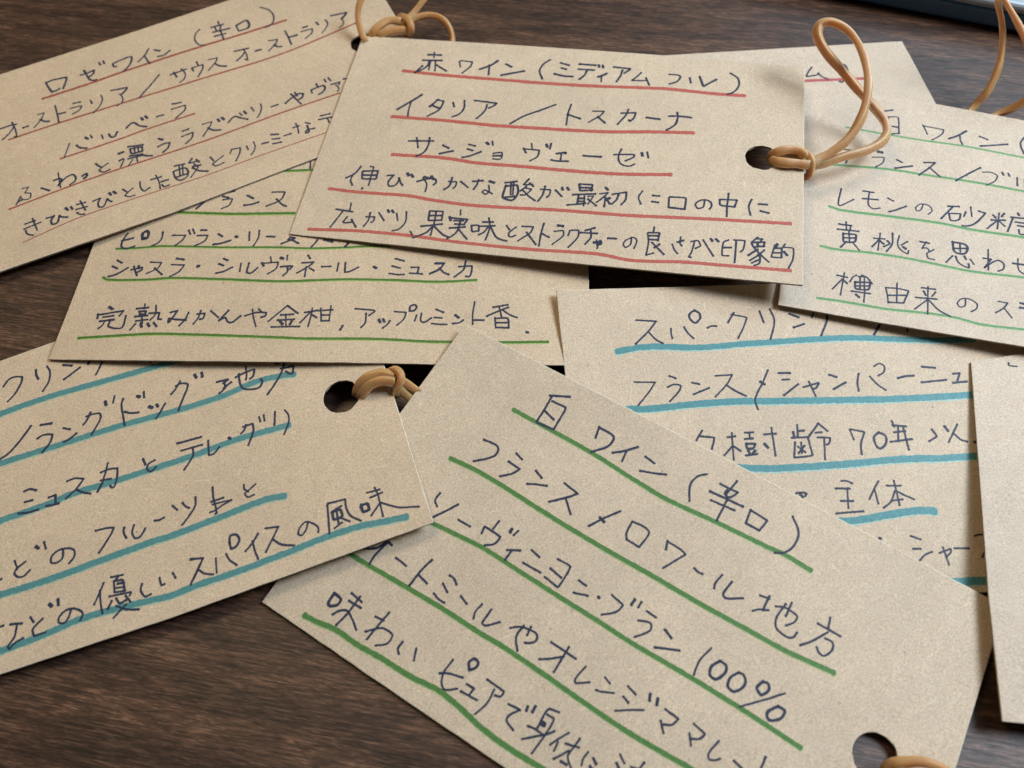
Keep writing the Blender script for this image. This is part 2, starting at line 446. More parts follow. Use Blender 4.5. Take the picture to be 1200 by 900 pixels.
# ---------------------------------------------------------------- traced handwriting (photo pixels), per tag and line
TRACE = '''
# rose  (@ card line x0 y0)
@ rose 1 0 0
268 482 280 505 305 540/270 484 320 466 390 452 385 480 370 518/308 536 330 530 350 518
472 440 510 428 552 410 548 430 522 450/492 412 508 440 525 465 550 470 566 466/580 366 588 380/604 356 612 372
660 375 668 390 684 388/662 372 700 355 750 335 770 332 772 350 755 385 725 418
870 285 850 320 810 362/845 325 865 355 878 372
905 292 938 298/925 330 960 322 995 296
@ rose 1 220 0
70 172 45 200 42 235 65 260 98 264
178 125 184 148/138 160 208 142/160 162 170 182/195 150 188 176/148 188 245 166/158 212 222 196/192 180 212 232
283 150 300 182/285 148 345 118 362 145 355 160/302 180 330 172 356 162
425 42 470 55 500 85 502 125 480 150 455 160
@ rose 2 0 0
0 755 60 735 95 728/70 715 90 760 98 805 85 800/80 745 55 780 15 818
135 748 165 738
220 672 260 660 240 700 200 748/235 700 260 710 288 710
322 618 335 670 345 715/338 668 382 658
430 605 470 597/412 635 478 618 470 640 425 668
530 588 540 605/592 558 600 580 585 620 548 660
650 530 745 512 735 530 715 550/700 550 718 570 718 595 685 622
932 438 880 500 815 572
1000 437 1090 405/1018 422 1036 452/1062 402 1085 430 1080 460 1055 482
@ rose 2 220 0
52 362 62 385/24 398 34 415/28 396 88 378 88 400 62 448
120 350 172 338 165 360 122 412/158 372 190 385 225 387
275 300 355 282/325 285 345 320 352 352 335 345/335 305 315 330 288 355
397 298 428 290
475 238 525 230 515 255 475 298/505 262 525 272 550 272
570 180 590 220 608 260/592 218 640 205
675 162 700 153/665 185 728 167 728 190 690 225
752 130 765 144/805 115 820 135 812 160 788 192
840 92 930 72 920 90 905 105/898 108 912 125 908 145 888 162
@ rose 3 0 140
408 138 394 175 376 222/448 150 470 165 508 168/500 105 515 113/530 92 541 108
595 90 604 112/638 85 650 103 672 98 688 72
740 50 765 25 785 18 815 35 858 42
@ rose 3 0 0
828 690 838 702/850 680 862 692
918 683 958 672
1010 608 1060 600/1005 640 1085 615 1085 640 1030 692
@ rose 4 0 140
130 405 168 395 145 430 180 432 176 460 140 470 125 462/122 450 95 500 103 486 132 470/242 402 290 416
340 312 348 360 355 398/315 357 350 345 363 352 338 390 380 345 425 322 442 335 440 360 410 382
482 330 508 315 510 330 492 345
560 258 575 270 597 280/634 255 598 280 580 298 605 308 645 292
695 200 722 190/700 242 720 230/707 278 728 235/750 160 838 148/762 172 770 200 832 186/764 172 832 160 834 186/787 160 790 195/808 155 812 190/760 214 835 202/750 230 842 208/800 215 806 246/778 235 755 268/848 210 870 213 892 212
930 112 952 118/925 160 965 140 995 135 985 165 955 192
1070 68 1105 55/1065 100 1130 75 1125 105 1090 140
@ rose 4 200 130
185 78 240 62 235 80 190 148/220 98 250 112 292 110/276 48 285 60/300 38 312 50
@ rose 4 220 0
238 718 262 690 280 682 310 690 352 698/303 662 318 675/330 652 342 665
372 628 388 650/428 608 432 630 425 660 408 688
490 625 528 612
572 605 610 572 650 548 678 548 670 570 655 580/628 540 642 562/605 550 635 580 665 608
722 526 730 545/722 526 795 500 805 515 795 535 768 552/752 490 765 512/800 465 810 480/822 455 838 472
840 495 892 480 885 495/868 498 885 515 878 535
912 462 945 458
@ rose 5 0 140
148 612 205 592/140 642 238 602/190 580 218 648/150 650 157 668 195 678
272 578 310 568 322 560 300 590 305 612 335 605 348 560 360 570 395 572/385 518 398 530/415 512 425 525
450 498 500 485/445 527 510 510/470 476 500 530/450 545 470 555 495 553
545 478 590 460 575 490 580 512 605 510 620 485 628 462 640 475 655 480/640 430 650 442/665 422 678 432
718 408 745 425/778 402 745 430 732 446 760 452 790 443
820 365 825 400 845 418 878 398
885 352 945 335/912 325 932 365 940 405/945 364 985 352/950 382 962 393 992 384
@ rose 5 200 130
22 322 82 310/15 356 30 395 60 405 95 385 105 355/18 354 55 340 88 334 105 356/50 325 55 378/70 320 73 374/34 388 94 368/125 278 105 305 165 292/150 283 168 300/130 325 175 316/135 308 160 330 118 388/128 333 170 350 218 352
232 270 252 292/308 262 265 295 244 310 265 321 312 302
358 222 348 250/360 225 408 215 405 245 382 292
445 205 455 225/485 180 495 205 490 230 470 258
535 192 572 182
588 138 630 136/595 165 640 160/600 192 650 182
665 145 705 132
718 98 752 85/732 72 745 100 750 130/790 68 817 74/800 85 812 122 792 130 796 113 845 100
878 28 935 15/868 50 950 34/918 42 930 68
@ red 1 440 40
345 105 343 138/310 120 385 122/280 152 388 154/318 158 300 190 232 226/352 158 348 215/275 185 232 226/322 160 312 208/358 180 415 216
492 160 498 192/500 155 568 162 560 185 508 228
718 155 680 180 612 205/668 180 665 210 662 238
765 175 798 192/738 240 780 232 872 216
1025 150 985 175 962 215 978 262
1085 168 1135 182/1090 198 1118 206/1048 232 1100 244 1155 248
@ red 1 640 50
195 125 290 132/190 155 280 160/240 162 225 190 195 214/308 130 312 142/332 132 336 146
355 180 330 192 305 200/325 195 322 228
395 142 495 152 480 165 458 178/448 160 435 195 412 228
558 175 530 200 502 220 560 222 590 220/585 205 605 248
722 185 775 190 788 200 770 225 722 242
842 205 848 235
900 198 912 230 922 255 960 235 998 215
1080 178 1125 210 1130 250 1100 288 1060 302
@ red 2 440 40
272 355 215 390 128 440/208 398 195 440 190 480
368 382 318 425/358 385 400 392 375 440 305 480/330 415 368 432
455 400 462 425/522 388 520 430 495 465 450 484
582 388 710 404 690 422 665 432/655 412 640 450 592 494
1056 412 960 448 870 480 790 524
1148 410 1130 460 1118 530/1125 470 1200 495
@ red 2 640 50
275 400 340 402 320 425 250 465/302 432 345 470
440 412 525 410 515 440 490 460 485 452/482 390 470 420 418 478
588 438 665 448
720 430 780 430 850 438/768 408 772 440 755 480 705 512
@ red 3 440 40
195 625 260 625 340 625/242 605 250 665/318 605 310 650 285 690 238 716
395 650 430 668/375 700 410 692 455 684
548 645 585 655/540 672 570 682/508 722 555 712 618 688/652 635 662 645/685 628 688 650
690 698 740 692 742 715 730 732 688 730/690 712 735 712
915 640 918 668/868 668 882 695/872 672 960 680 950 715 905 742/1003 645 1008 660/1030 640 1022 672
1062 700 1115 692 1112 700/1090 700 1085 735/1030 736 1060 742 1128 744
@ red 3 640 50
218 662 322 668
398 655 515 655 515 668 465 692/442 622 425 660 430 700 455 718 490 722 520 710/560 645 566 662/592 640 600 675
@ red 4 380 160
215 175 180 215 128 242/170 222 155 255 165 285
225 205 222 245 300 248/228 202 315 200 305 245/232 225 302 226/270 175 290 178 275 230 260 285/222 300 222 306
370 228 410 225 375 265 380 290 415 285 435 258 438 238 448 270 460 285/488 215 495 228/512 222 520 236
545 262 620 245 650 248 655 268 640 282/585 235 625 245/580 240 600 280 592 322/628 232 640 250
730 262 775 265 770 290 755 302/750 240 735 285 702 310/800 262 842 298
872 262 930 258/905 252 895 280 875 308/970 262 995 270/965 285 965 320 945 338 925 325 940 312 985 335
1065 285 1045 355 1100 372 1135 330 1130 285 1065 290/1060 270 1130 262/1095 270 1092 340/1110 270 1105 340/1060 355 1120 350
@ red 4 550 170
350 198 318 232 370 230/355 222 375 242/335 240 300 268/325 250 365 258 330 290 300 292/315 265 350 300 385 325
418 258 475 262 470 290 455 305/445 240 430 290 402 328/505 262 542 300/545 248 548 262/575 248 582 262
645 230 650 265 722 262/648 228 722 232 715 268/655 248 715 250/605 290 740 285/640 295 632 345/675 298 670 355/640 312 675 312/638 330 675 328/575 350 640 345 680 340/695 300 728 298 695 345/695 315 745 355
800 248 812 262/765 285 815 278 780 310 745 335/798 305 790 360/822 310 800 320/808 322 825 345/838 288 920 275 915 320 890 348/875 290 862 320 835 345
1015 268 992 305 1005 345/1075 295 1115 298/1070 330 1108 335
@ red 4 730 190
270 208 268 265/275 203 368 210 362 275/270 265 362 275
480 222 470 262 440 270 425 250 440 230 480 220 515 235 520 255 508 275
568 218 572 250 655 262/570 218 670 222 655 262/620 182 612 250 608 318
755 218 738 260 748 310/795 245 845 248/805 285 855 298
@ red 5 380 160
158 390 150 430/70 425 165 440/110 435 75 480 35 530/135 470 110 500 120 505 165 500/160 485 185 530
245 470 295 470 290 492 275 502/270 445 258 490 230 525/320 445 350 492/372 430 380 442/398 432 406 445
425 450 430 490/482 440 475 500 440 540 398 552/505 555 515 578
618 440 610 490 685 490/620 435 695 440 688 490/615 462 688 462/655 440 650 480 622 578/568 525 690 512/640 520 600 560 520 592/645 525 690 570 730 590
800 430 798 458/735 470 740 490/735 475 840 485 825 505/760 492 815 492/765 512 820 515/720 598 775 560 800 490/735 535 825 530/785 540 835 600
862 520 868 555 905 552/865 520 905 520 905 552
930 500 990 500/905 525 1000 522/965 475 970 530 945 605/960 530 935 560 905 575/975 530 1010 590 1068 612
1068 520 1085 545/1125 530 1085 560 1080 580 1095 588 1120 578
@ red 5 550 170
310 475 375 478 360 510 285 560/335 510 390 582
438 458 420 520 408 590/425 518 468 540
520 470 550 475/498 505 550 500 550 530 485 582
590 500 578 530/600 498 640 500 635 540 580 598
735 485 680 500/650 512 750 518/712 500 712 540 678 580
730 570 770 568 770 580 750 582/745 555 755 580 748 605/765 560 772 568
812 545 862 548
950 540 945 580 915 600 902 580 920 555 965 542 982 560 965 605
1085 480 1080 505/1045 515 1050 570 1035 645 1080 632/1050 512 1115 515 1105 560/1055 530 1110 532/1055 552 1108 555/1070 570 1140 640/1115 580 1085 600
@ red 5 730 190
320 468 355 458/340 438 335 475 345 490/290 480 300 510 320 535
400 465 440 460 455 490 425 505/420 460 405 520 385 555 400 558/470 455 530 550/515 448 525 462/545 450 560 465
620 455 590 470 582 545 620 548/590 500 635 500/650 455 715 460 705 510 690 525/665 460 660 520 655 588
790 440 755 470/780 448 820 450 800 470/755 475 765 495 830 490/755 470 830 468 825 495/790 468 790 490/735 545 790 510/770 500 800 540 800 590 770 605/745 575 795 545/755 590 800 570/830 515 790 545/805 540 855 585
890 485 870 555 930 560/885 505 930 505 930 555/880 530 930 532/905 480 895 500/950 480 930 510/945 498 998 505 995 570 970 620/945 525 962 545
@ muscat 0 200 130
820 285 818 335
@ muscat 1 200 130
300 465 378 468 330 478 245 500 150 572
305 500 340 508/305 520 362 513 345 550 298 572
450 495 485 512/430 552 470 548 515 533
595 475 670 474 645 520 560 558/620 515 650 545 678 558
@ muscat 2 90 250
298 118 275 150 260 190 275 205 305 203 338 192/265 160 330 145/400 145 385 150 385 120 410 102 422 115 410 145 385 150
505 108 500 140 480 170 440 190
560 128 638 128 615 160 575 188/655 98 665 122/680 92 690 118
728 98 760 98/705 130 768 128 750 160 690 190
830 120 852 135/800 182 845 175 900 158
932 135 940 138
1012 108 1010 158/1070 98 1065 140 1035 190/1112 135 1160 136
@ muscat 2 280 260
248 128 330 95 300 88/290 100 320 110 350 125
460 105 445 125 425 145/500 105 530 112/640 125 622 145/540 112 548 116
@ muscat 3 90 250
238 275 265 290/208 310 238 322/185 370 235 355 300 318
320 330 385 315 380 330 355 345/335 310 345 345 352 365/362 308 365 322
432 285 495 288 475 320 408 352/455 320 500 358
585 265 628 270/555 300 630 302 600 340 545 370
708 310 716 308
860 265 885 275/832 295 860 305/815 350 860 340 912 315
962 292 955 340/1010 290 995 345 1020 350 1060 318
1135 255 1140 285/1085 290 1095 308/1090 292 1180 285 1170 320 1118 355
@ muscat 3 280 260
245 210 258 215/285 195 282 222/245 262 315 258 300 275/285 268 285 290 258 315
405 195 418 215/370 240 440 235 400 265 340 298/395 262 385 320/415 270 440 285
485 262 538 260
585 240 575 288/625 238 620 295 650 290 700 265
790 262 805 270
918 215 968 228/898 258 945 270/882 302 930 308 968 308
1010 265 1055 265 1045 300/1000 300 1040 302 1075 305
1148 245 1198 245 1180 275 1118 305
@ muscat 3 460 260
252 240 305 240 280 270 218 302/275 270 300 295 330 308
388 262 465 258 462 295 450 320 430 318/430 228 415 280 362 322
@ muscat 4 90 250
190 548 210 560/125 590 120 615/125 595 275 570 250 600/155 608 215 600/135 632 218 622/165 630 150 655 125 675/195 628 185 660 215 672 265 668 288 600
400 530 395 560/350 558 420 552/365 575 405 572 400 590 368 590/340 605 415 598/380 600 385 645 372 640/345 630 415 622/425 585 485 582 475 620 495 620/465 538 460 590 430 625/345 645 312 682/375 650 380 665/415 645 425 660/450 640 468 662
548 580 590 570 545 632 535 640 540 615 570 620 640 625/655 580 635 620 600 658
705 590 750 585 740 615 720 620/728 568 712 610 682 648/785 570 830 610
890 568 830 630 870 610 885 635 910 638 960 600
985 600 1055 580 1110 582 1105 600 1080 608/1065 560 1085 578/1030 562 1035 610 1050 662
@ muscat 4 280 260
285 490 230 535 172 582/285 490 345 535/245 545 320 540/225 575 325 570/275 540 275 610/240 580 255 600/310 580 300 600/190 615 355 612
358 590 420 530 450 520/385 530 460 518/430 505 425 540 405 612/430 545 455 560
465 520 550 515/480 505 482 580/540 490 528 580/485 545 530 545/482 580 530 578
608 608 592 632
682 508 790 518 795 525 762 548/745 535 740 590 715 618
820 572 828 588/845 570 852 585/885 578 870 600 842 622
912 525 980 530 965 570 925 605/1000 520 1005 495 1030 485 1042 500 1025 520 1000 522
1042 545 1030 580/1070 535 1065 578 1085 588 1128 562
@ muscat 4 460 260
255 512 300 530/245 560 290 562/230 595 275 600 318 600
368 545 388 560/352 595 390 590 415 575
482 468 470 540 470 600/475 575 535 575
675 485 590 500/552 552 650 510 680 500/625 495 640 560/645 515 690 545 730 560/600 560 605 620/600 565 675 565 682 620/610 590 670 590/605 618 680 620
785 645 795 648
@ languedoc 1 0 400
20 265 50 225 85 208 130 208 125 240 85 310 45 352
210 165 212 195 225 220/275 145 292 175 285 235 250 292
370 138 420 142/375 222 420 190 468 152
528 110 518 132/600 112 580 160 562 195/880 108 882 122
@ languedoc 2 0 400
182 495 110 590 45 660 -20 700
238 490 302 480/218 570 255 548 308 545 295 590 248 650
372 508 410 515/375 590 410 570 448 538
530 415 510 460 488 488/505 440 550 425 585 422 590 445 570 490 535 548/615 352 622 372/672 318 662 360
722 335 712 370 722 440 730 492/730 412 765 420 812 415/805 320 818 325/842 295 845 328
875 382 892 388/918 370 925 382/968 362 945 405 915 452
@ languedoc 2 180 400
155 232 135 270 102 310/130 262 165 245 200 250 195 280 170 340 145 405/240 195 250 212/282 182 285 208
370 238 438 222 410 245/412 240 420 270 385 305/410 275 455 238
480 210 520 190 580 165 590 165 585 200 565 218/540 148 545 200 540 225/500 190 505 240 525 275 580 280 620 268 638 235 628 222
712 130 760 120/765 125 750 180 710 250 668 310/745 160 790 150 818 145 815 185 800 190 775 175
@ languedoc 3 0 560
142 78 175 66 212 72/145 142 190 130/108 208 160 204 225 185
285 115 325 100 325 150/270 165 300 160 345 148
392 20 440 2 490 5 450 60 385 122/445 68 490 85 530 92
590 15 650 5/570 80 600 30
@ languedoc 3 0 400
590 768 640 748 688 745 685 800 670 850 655 858 645 845/632 712 615 780 590 850 572 882
838 688 852 722/908 695 870 718 862 750 885 762 915 735
1038 598 1178 560/1062 640 1185 605/1130 622 1130 670 1080 752
@ languedoc 3 180 400
320 580 322 620 325 668 355 655 385 618
440 565 450 570
542 488 530 520 512 540/525 500 580 482 585 520 570 570 555 608/618 442 625 470/645 430 650 465
712 412 708 490/768 402 790 430 792 470 765 545
@ languedoc 4 0 560
-30 610 8 592/85 485 98 520 100 535/150 490 100 530 85 560 105 580 140 575 175 540/210 402 225 412/258 375 268 415
370 418 365 470 330 498 300 495 300 465 340 425 400 412 435 425 435 460 405 500
560 310 620 295 668 290 650 330 580 440
728 290 725 320 740 352/785 275 775 320 790 352 820 345 852 295
905 250 930 248 962 232
1010 162 1040 188/1070 145 1085 165 1108 175/1145 112 1145 160 1110 220 1068 275
@ languedoc 4 200 540
245 155 250 210 270 305 262 310/238 240 310 215/245 255 325 235 360 228 300 262 260 290 230 302
428 140 432 165 455 180/498 135 465 165 435 190 450 212 490 198
@ languedoc 5 0 560
-60 900 -40 880/-20 878 20 866/60 858 130 852/100 855 85 930 45 990 55 1004 90 965 138 938/178 815 197 845/250 825 212 862 190 892 202 925 268 903/290 740 302 752/340 710 342 745
418 765 400 820 375 850 345 848 345 820 380 780 430 765 475 780 485 800 470 835
608 615 580 680 552 742/585 660 590 730 600 795/650 582 720 568/690 575 680 600/668 605 672 670 735 660/668 605 720 598 730 660/690 620 715 615/680 645 725 638/640 695 768 668 760 690/630 770 655 720/680 705 700 735 740 715/735 690 765 725/740 740 665 820/680 750 740 770 815 770
832 620 825 660 850 695 885 680
935 585 945 630 965 622/1012 555 1030 585
1115 480 1190 468 1165 530 1118 625
@ languedoc 5 200 540
115 575 190 570 165 620 118 725/160 635 200 660 250 665
265 570 270 655/325 545 345 580 388 610/345 480 350 440 385 432 402 460 385 500 355 515 345 480
512 425 480 480 438 530/480 470 495 530 512 575
555 395 632 385 605 440 558 535/600 460 650 490 725 495
805 358 795 400 770 435 748 430 755 395 790 358 830 365 865 390 865 418
918 258 925 340 930 425/920 250 970 238 1022 225 1030 280 1060 325 1115 350/1000 265 950 295/945 300 955 345 1005 325 995 285 950 298/970 280 985 370/1005 360 960 395/1000 335 1050 355
1115 270 1130 300 1165 285 1150 250 1118 262
@ languedoc 5 340 540
450 187 525 167/470 215 540 185/495 155 515 200 545 325/525 250 500 285 475 320/535 245 590 262 640 272 755 268
415 258 428 298 462 285 455 252 415 258
@ loire 1 500 430
840 175 722 167/735 170 690 250 645 320/735 200 815 240 745 365/690 255 745 308/645 325 740 365
@ loire 1 660 470
212 150 190 215/212 155 285 195 298 220 260 265 165 298
438 268 360 292 290 302/370 295 345 352
482 325 535 365/450 408 530 422 605 430
842 428 790 440 745 490 740 585
1020 468 955 545/920 485 975 512 1025 535 990 560 965 562 948 540 962 520/860 528 1055 618/865 580 1005 640/965 570 935 630 900 700
1100 635 1070 715/1100 640 1195 700 1150 758/1070 715 1150 758
@ loire 1 700 580
1145 125 1180 220 1150 300 1095 338 1040 338
@ loire 2 500 430
335 425 410 460 420 490 390 525 275 552
525 505 560 542/480 553 545 598 500 625 430 640
640 608 675 650/588 685 640 687 705 697
808 680 885 742 830 762 718 790/815 768 843 862
@ loire 2 660 470
150 732 230 690 335 645/215 682 240 708
405 705 372 770 372 810/405 705 480 740 503 775 445 855/372 810 445 855
@ loire 2 700 580
412 268 402 320/412 272 490 320 518 348 385 428
568 428 590 450 618 462
732 468 690 520 685 548/790 508 738 580 755 605 855 605
@ loire 2 820 620
352 388 410 408/410 392 370 475/310 478 350 470 405 476/445 452 500 460 572 510 555 545 505 565/505 438 450 520 450 580 500 625 525 635 550 632 572 605/540 430 505 510
765 518 755 580/692 552 825 628/750 605 650 660 590 680/735 640 780 665 775 710 730 742 700 725 685 690
@ loire 3 340 540
880 188 850 230 862 268/985 255 920 290 840 328
985 345 1055 385
@ loire 3 520 560
325 252 290 298/222 325 240 285 330 345 300 385 240 395/400 300 390 318/438 310 410 335
370 422 450 425/395 430 360 480
515 422 562 465/465 497 568 555
668 475 742 520 670 640 592 580/625 530 690 585
792 600 835 632/760 672 845 690
906 696 912 704
985 685 1050 745 1010 785 925 802/1120 712 1100 742/1160 725 1140 760
@ loire 3 700 580
290 680 345 718/240 735 310 750 315 785 280 810 218 832
400 790 435 838
@ loire 4 340 540
430 515 510 510 570 475 597 495/570 478 500 550 465 605
620 568 680 615
832 580 770 640 698 732/750 665 802 718
935 670 960 690 975 725/895 718 922 770/842 775 870 810 905 832
1000 792 1035 838
@ loire 4 520 560
225 740 185 785 175 825/280 770 225 850 245 865 330 845
@ loire 5 340 680
260 75 225 130 230 148 275 145 298 110 260 75/360 75 420 128/345 120 415 162/410 95 340 190 270 262/248 200 290 178 335 180 365 230 388 290
500 212 550 235/582 188 520 260 450 345/440 300 540 280 600 320 570 370 500 382
660 360 632 400 638 432/740 398 725 470
955 465 900 540 888 600 905 640 980 635/875 545 925 545 1012 570/1050 520 1048 480 1080 460 1102 480 1090 510 1050 525
1035 608 1078 635 1050 670/1000 650 1095 702
@ loire 3 560 700
1095 188 1135 240/1035 292 1100 300 1182 312
@ loire 3 740 700
468 298 400 370 365 455
520 372 470 405 460 455 495 480 550 440 555 400 520 372
628 440 580 470 565 520 600 552 650 530 670 490 655 452 628 440
770 492 735 530 760 572 805 545 800 505 770 492/900 562 780 600 635 640/860 638 800 670 797 705 820 722 880 705 898 665 860 638
@ loire 4 560 700
190 180 230 172 280 180 345 215 340 255 300 268 275 265/270 165 225 230 232 315/312 172 288 222
430 262 575 360/535 290 445 438/505 345 420 360 360 362
632 405 570 480 572 502 655 497
745 468 775 505/692 542 725 552 798 560
880 520 925 568/852 580 883 618/805 665 880 660 972 660/1010 565 1007 605/1055 592 1048 630
1098 655 1175 712 1140 745 1090 745/1072 722 1088 795
@ loire 4 740 700
365 740 430 800 400 828 350 828/340 795 350 870
@ loire 4 740 780 7.5
770 660 680 770 680 820 730 832 780 818
900 835 970 900/1180 800 1140 900 1120 940
@ loire 5 440 780 7.5
980 120 1130 230 1100 270 1050 260/1045 210 980 330 875 425
@ loire 5 560 700
180 625 250 660 185 690 170 725 208 778/292 638 285 665/338 638 320 672
@ loire 5 600 780 7.5
415 410 320 385 225 545/310 430 370 470 290 610 175 770/262 490 292 505 285 532 262 520/140 530 200 555 270 605/90 645 220 620 300 605 375 575
500 590 400 650 335 695/405 670 370 750/600 640 510 760 490 800 520 905/470 685 590 720/500 750 365 820/430 840 480 870
670 760 625 820 612 875/715 815 740 865/685 885 725 925
950 780 990 860/920 855 945 915/1165 850 1090 940/1045 890 1120 915
@ champagne 1 700 330
228 225 345 232 300 290 225 365/305 300 345 340 385 362
432 275 432 300 440 332/508 265 530 300 565 332/570 168 540 190 545 220 575 242 602 215 598 185 570 168
645 270 670 260 698 260
800 182 765 240/785 192 875 210 860 260 825 332
950 172 975 238/1010 160 1038 230 1015 338
@ champagne 1 900 340
125 138 180 158/150 218 212 198
270 120 258 160/340 130 348 160 340 195 312 265
665 180 640 230 622 260/570 168 576 182/735 195 738 208/810 210 818 240
@ champagne 2 700 330
218 588 340 590 300 650 240 725
422 552 460 566/412 618 450 602 490 610 480 640 425 702
555 592 598 600/565 660 655 622
692 552 790 545 760 600 692 675/755 605 810 640 872 670
1000 518 970 590 925 690 942 748/955 585 980 602
1062 535 1130 535/1085 575 1125 572/1095 665 1178 600
@ champagne 2 900 340
208 568 298 542 285 570 265 580/240 535 280 620
358 495 402 508/385 580 455 540
532 488 525 540 532 590/598 505 640 550 690 585/622 445 650 430 682 445 678 480 648 500
762 515 800 505 855 500
903 448 980 455/900 540 1045 525
1085 490 1125 485 1110 530/1085 542 1165 535
@ champagne 3 800 470
115 172 80 230/95 205 185 215 172 280
262 212 310 205/288 185 300 345/290 265 245 318/300 265 340 292/365 185 415 182/390 185 395 220/365 222 412 218/372 250 425 250 415 275 380 278 372 250/385 290 395 310/425 290 412 310/370 318 438 310/478 195 548 190/520 155 545 320/480 250 500 272
672 138 675 208/675 175 712 172/648 180 655 210/640 215 735 210/660 240 655 330 755 320/735 215 762 315/675 265 720 300/715 260 680 305/695 240 700 305/795 130 735 215/795 130 850 175/780 185 815 182/790 212 865 215 860 245 845 255/830 215 835 342
978 165 1005 225/985 165 1065 182 1045 250 1050 312
@ champagne 3 960 500
350 32 322 60 335 110 360 128 390 100 390 55 350 32
425 -35 440 0/430 -10 510 -2/440 32 505 25/462 -5 465 85/490 -5 527 135/418 88 545 72
@ champagne 3 900 340
960 815 990 855 945 885/1035 798 1055 825/1110 785 1060 890/1085 835 1130 875 1168 888
@ champagne 4 800 470
665 540 700 535 728 542 718 556/690 545 705 562
@ champagne 4 960 500
130 318 165 318 195 332/98 362 180 362/165 362 172 478/128 435 200 435/100 508 260 495
348 318 320 370 295 425/325 370 348 452/395 345 480 345/438 315 472 460/445 375 420 440 378 475/450 375 500 400 558 425/430 432 490 425
912 90 922 90
@ champagne 5 960 500
535 640 595 660/550 715 595 715/590 784 620 752 662 732
705 740 770 715 772 735 745 765/725 705 762 810
792 712 878 712
912 640 940 632 1000 638 985 700 955 765
352 652 362 656
@ lemon 1 960 120
385 50 430 45/400 85 462 88 468 182/430 140 460 145/405 90 408 180 468 182
608 132 635 185/615 138 730 160 720 185 662 220
862 168 810 195 760 212/825 190 828 220 840 245
940 198 988 218/945 255 1000 252 1105 245
1210 195 1180 240 1200 300
@ lemon 2 960 120
150 275 195 282 155 355
345 288 370 293/312 320 380 322 375 350 330 380
455 335 487 352/445 385 545 372
615 352 680 352 650 380 585 425/645 380 710 435
945 382 880 415 802 458
960 408 1010 410 1045 430 1030 460 980 485/1072 410 1080 425/1108 415 1115 432
1160 440 1162 488/1205 450 1208 500
@ lemon 3 960 120
130 505 112 590 122 605 203 568
258 518 320 528/255 562 345 570/295 522 288 595 315 622 358 618
402 560 435 578/410 640 455 628 510 608
610 595 595 630 572 635 566 615 595 595 645 605 662 635 640 655
755 608 820 610/785 610 715 680/760 650 772 690 820 686 828 652 760 650/860 640 848 668/888 612 895 668/935 635 945 640 975 648 925 700 880 722 840 722
1055 648 1045 740/1010 688 1090 690/1020 660 1035 675/1085 650 1070 668/1045 690 985 738/1050 690 1088 725/1165 648 1172 662/1125 672 1205 680/1135 680 1105 755/1150 700 1205 708/1165 722 1205 728/1170 745 1175 770 1205 775
@ lemon 4 960 250
115 62 190 72/158 48 160 95/108 92 232 105/185 68 182 95/140 115 145 165 210 165 215 125 140 118/175 100 178 165/145 142 212 145/160 165 125 198/195 168 235 215
320 145 385 150/358 115 345 215/350 155 310 195/355 160 378 178/400 160 410 170/430 115 428 180 395 222/378 195 415 178/470 130 460 180 480 215 520 238 525 218/518 165 482 185/492 195 508 208
592 165 645 175/628 165 603 205 630 202 648 222/672 212 632 235 640 262 675 270
782 165 795 225 855 235 870 200 850 180 785 168/825 175 828 225/790 205 862 205/782 248 745 285/800 250 815 285 850 310 880 318 875 295/850 250 862 268/885 268 908 298
990 212 992 330/962 262 1008 268 968 320 1010 290 1050 275 1082 295 1080 325 1050 338
1135 292 1210 302/1165 265 1170 330 1208 360
@ lemon 5 960 250
105 362 165 375/148 348 125 478/135 385 78 442/140 390 165 410/220 362 200 372 180 400/250 362 280 375 310 412/230 370 275 372/210 400 215 440 290 445 300 405 212 402/240 375 240 440/265 380 265 440/215 425 295 425/188 455 300 470/268 445 262 520/215 475 235 492
390 432 400 480 405 525/392 435 460 440 525 455 510 490 495 525/457 408 455 520/405 480 505 480/408 520 495 525
600 435 682 445/565 492 690 502/638 428 636 590/612 455 625 480/682 460 662 485/635 505 560 560/645 510 700 565 770 605
858 505 855 540 825 548 810 525 835 500 880 502 925 530 922 558 892 575
1050 515 1105 525 1080 555 1035 582/1085 555 1130 612
1180 525 1200 530/1178 552 1205 556
@ mu 1 900 20 7.5
385 440 350 490 338 522 440 505 445 490/440 492 480 525 525 545
640 410 680 425 700 465 690 520 655 570 630 565
@ blank 1 1080 380 10
1020 450 1022 480 1115 492
'''
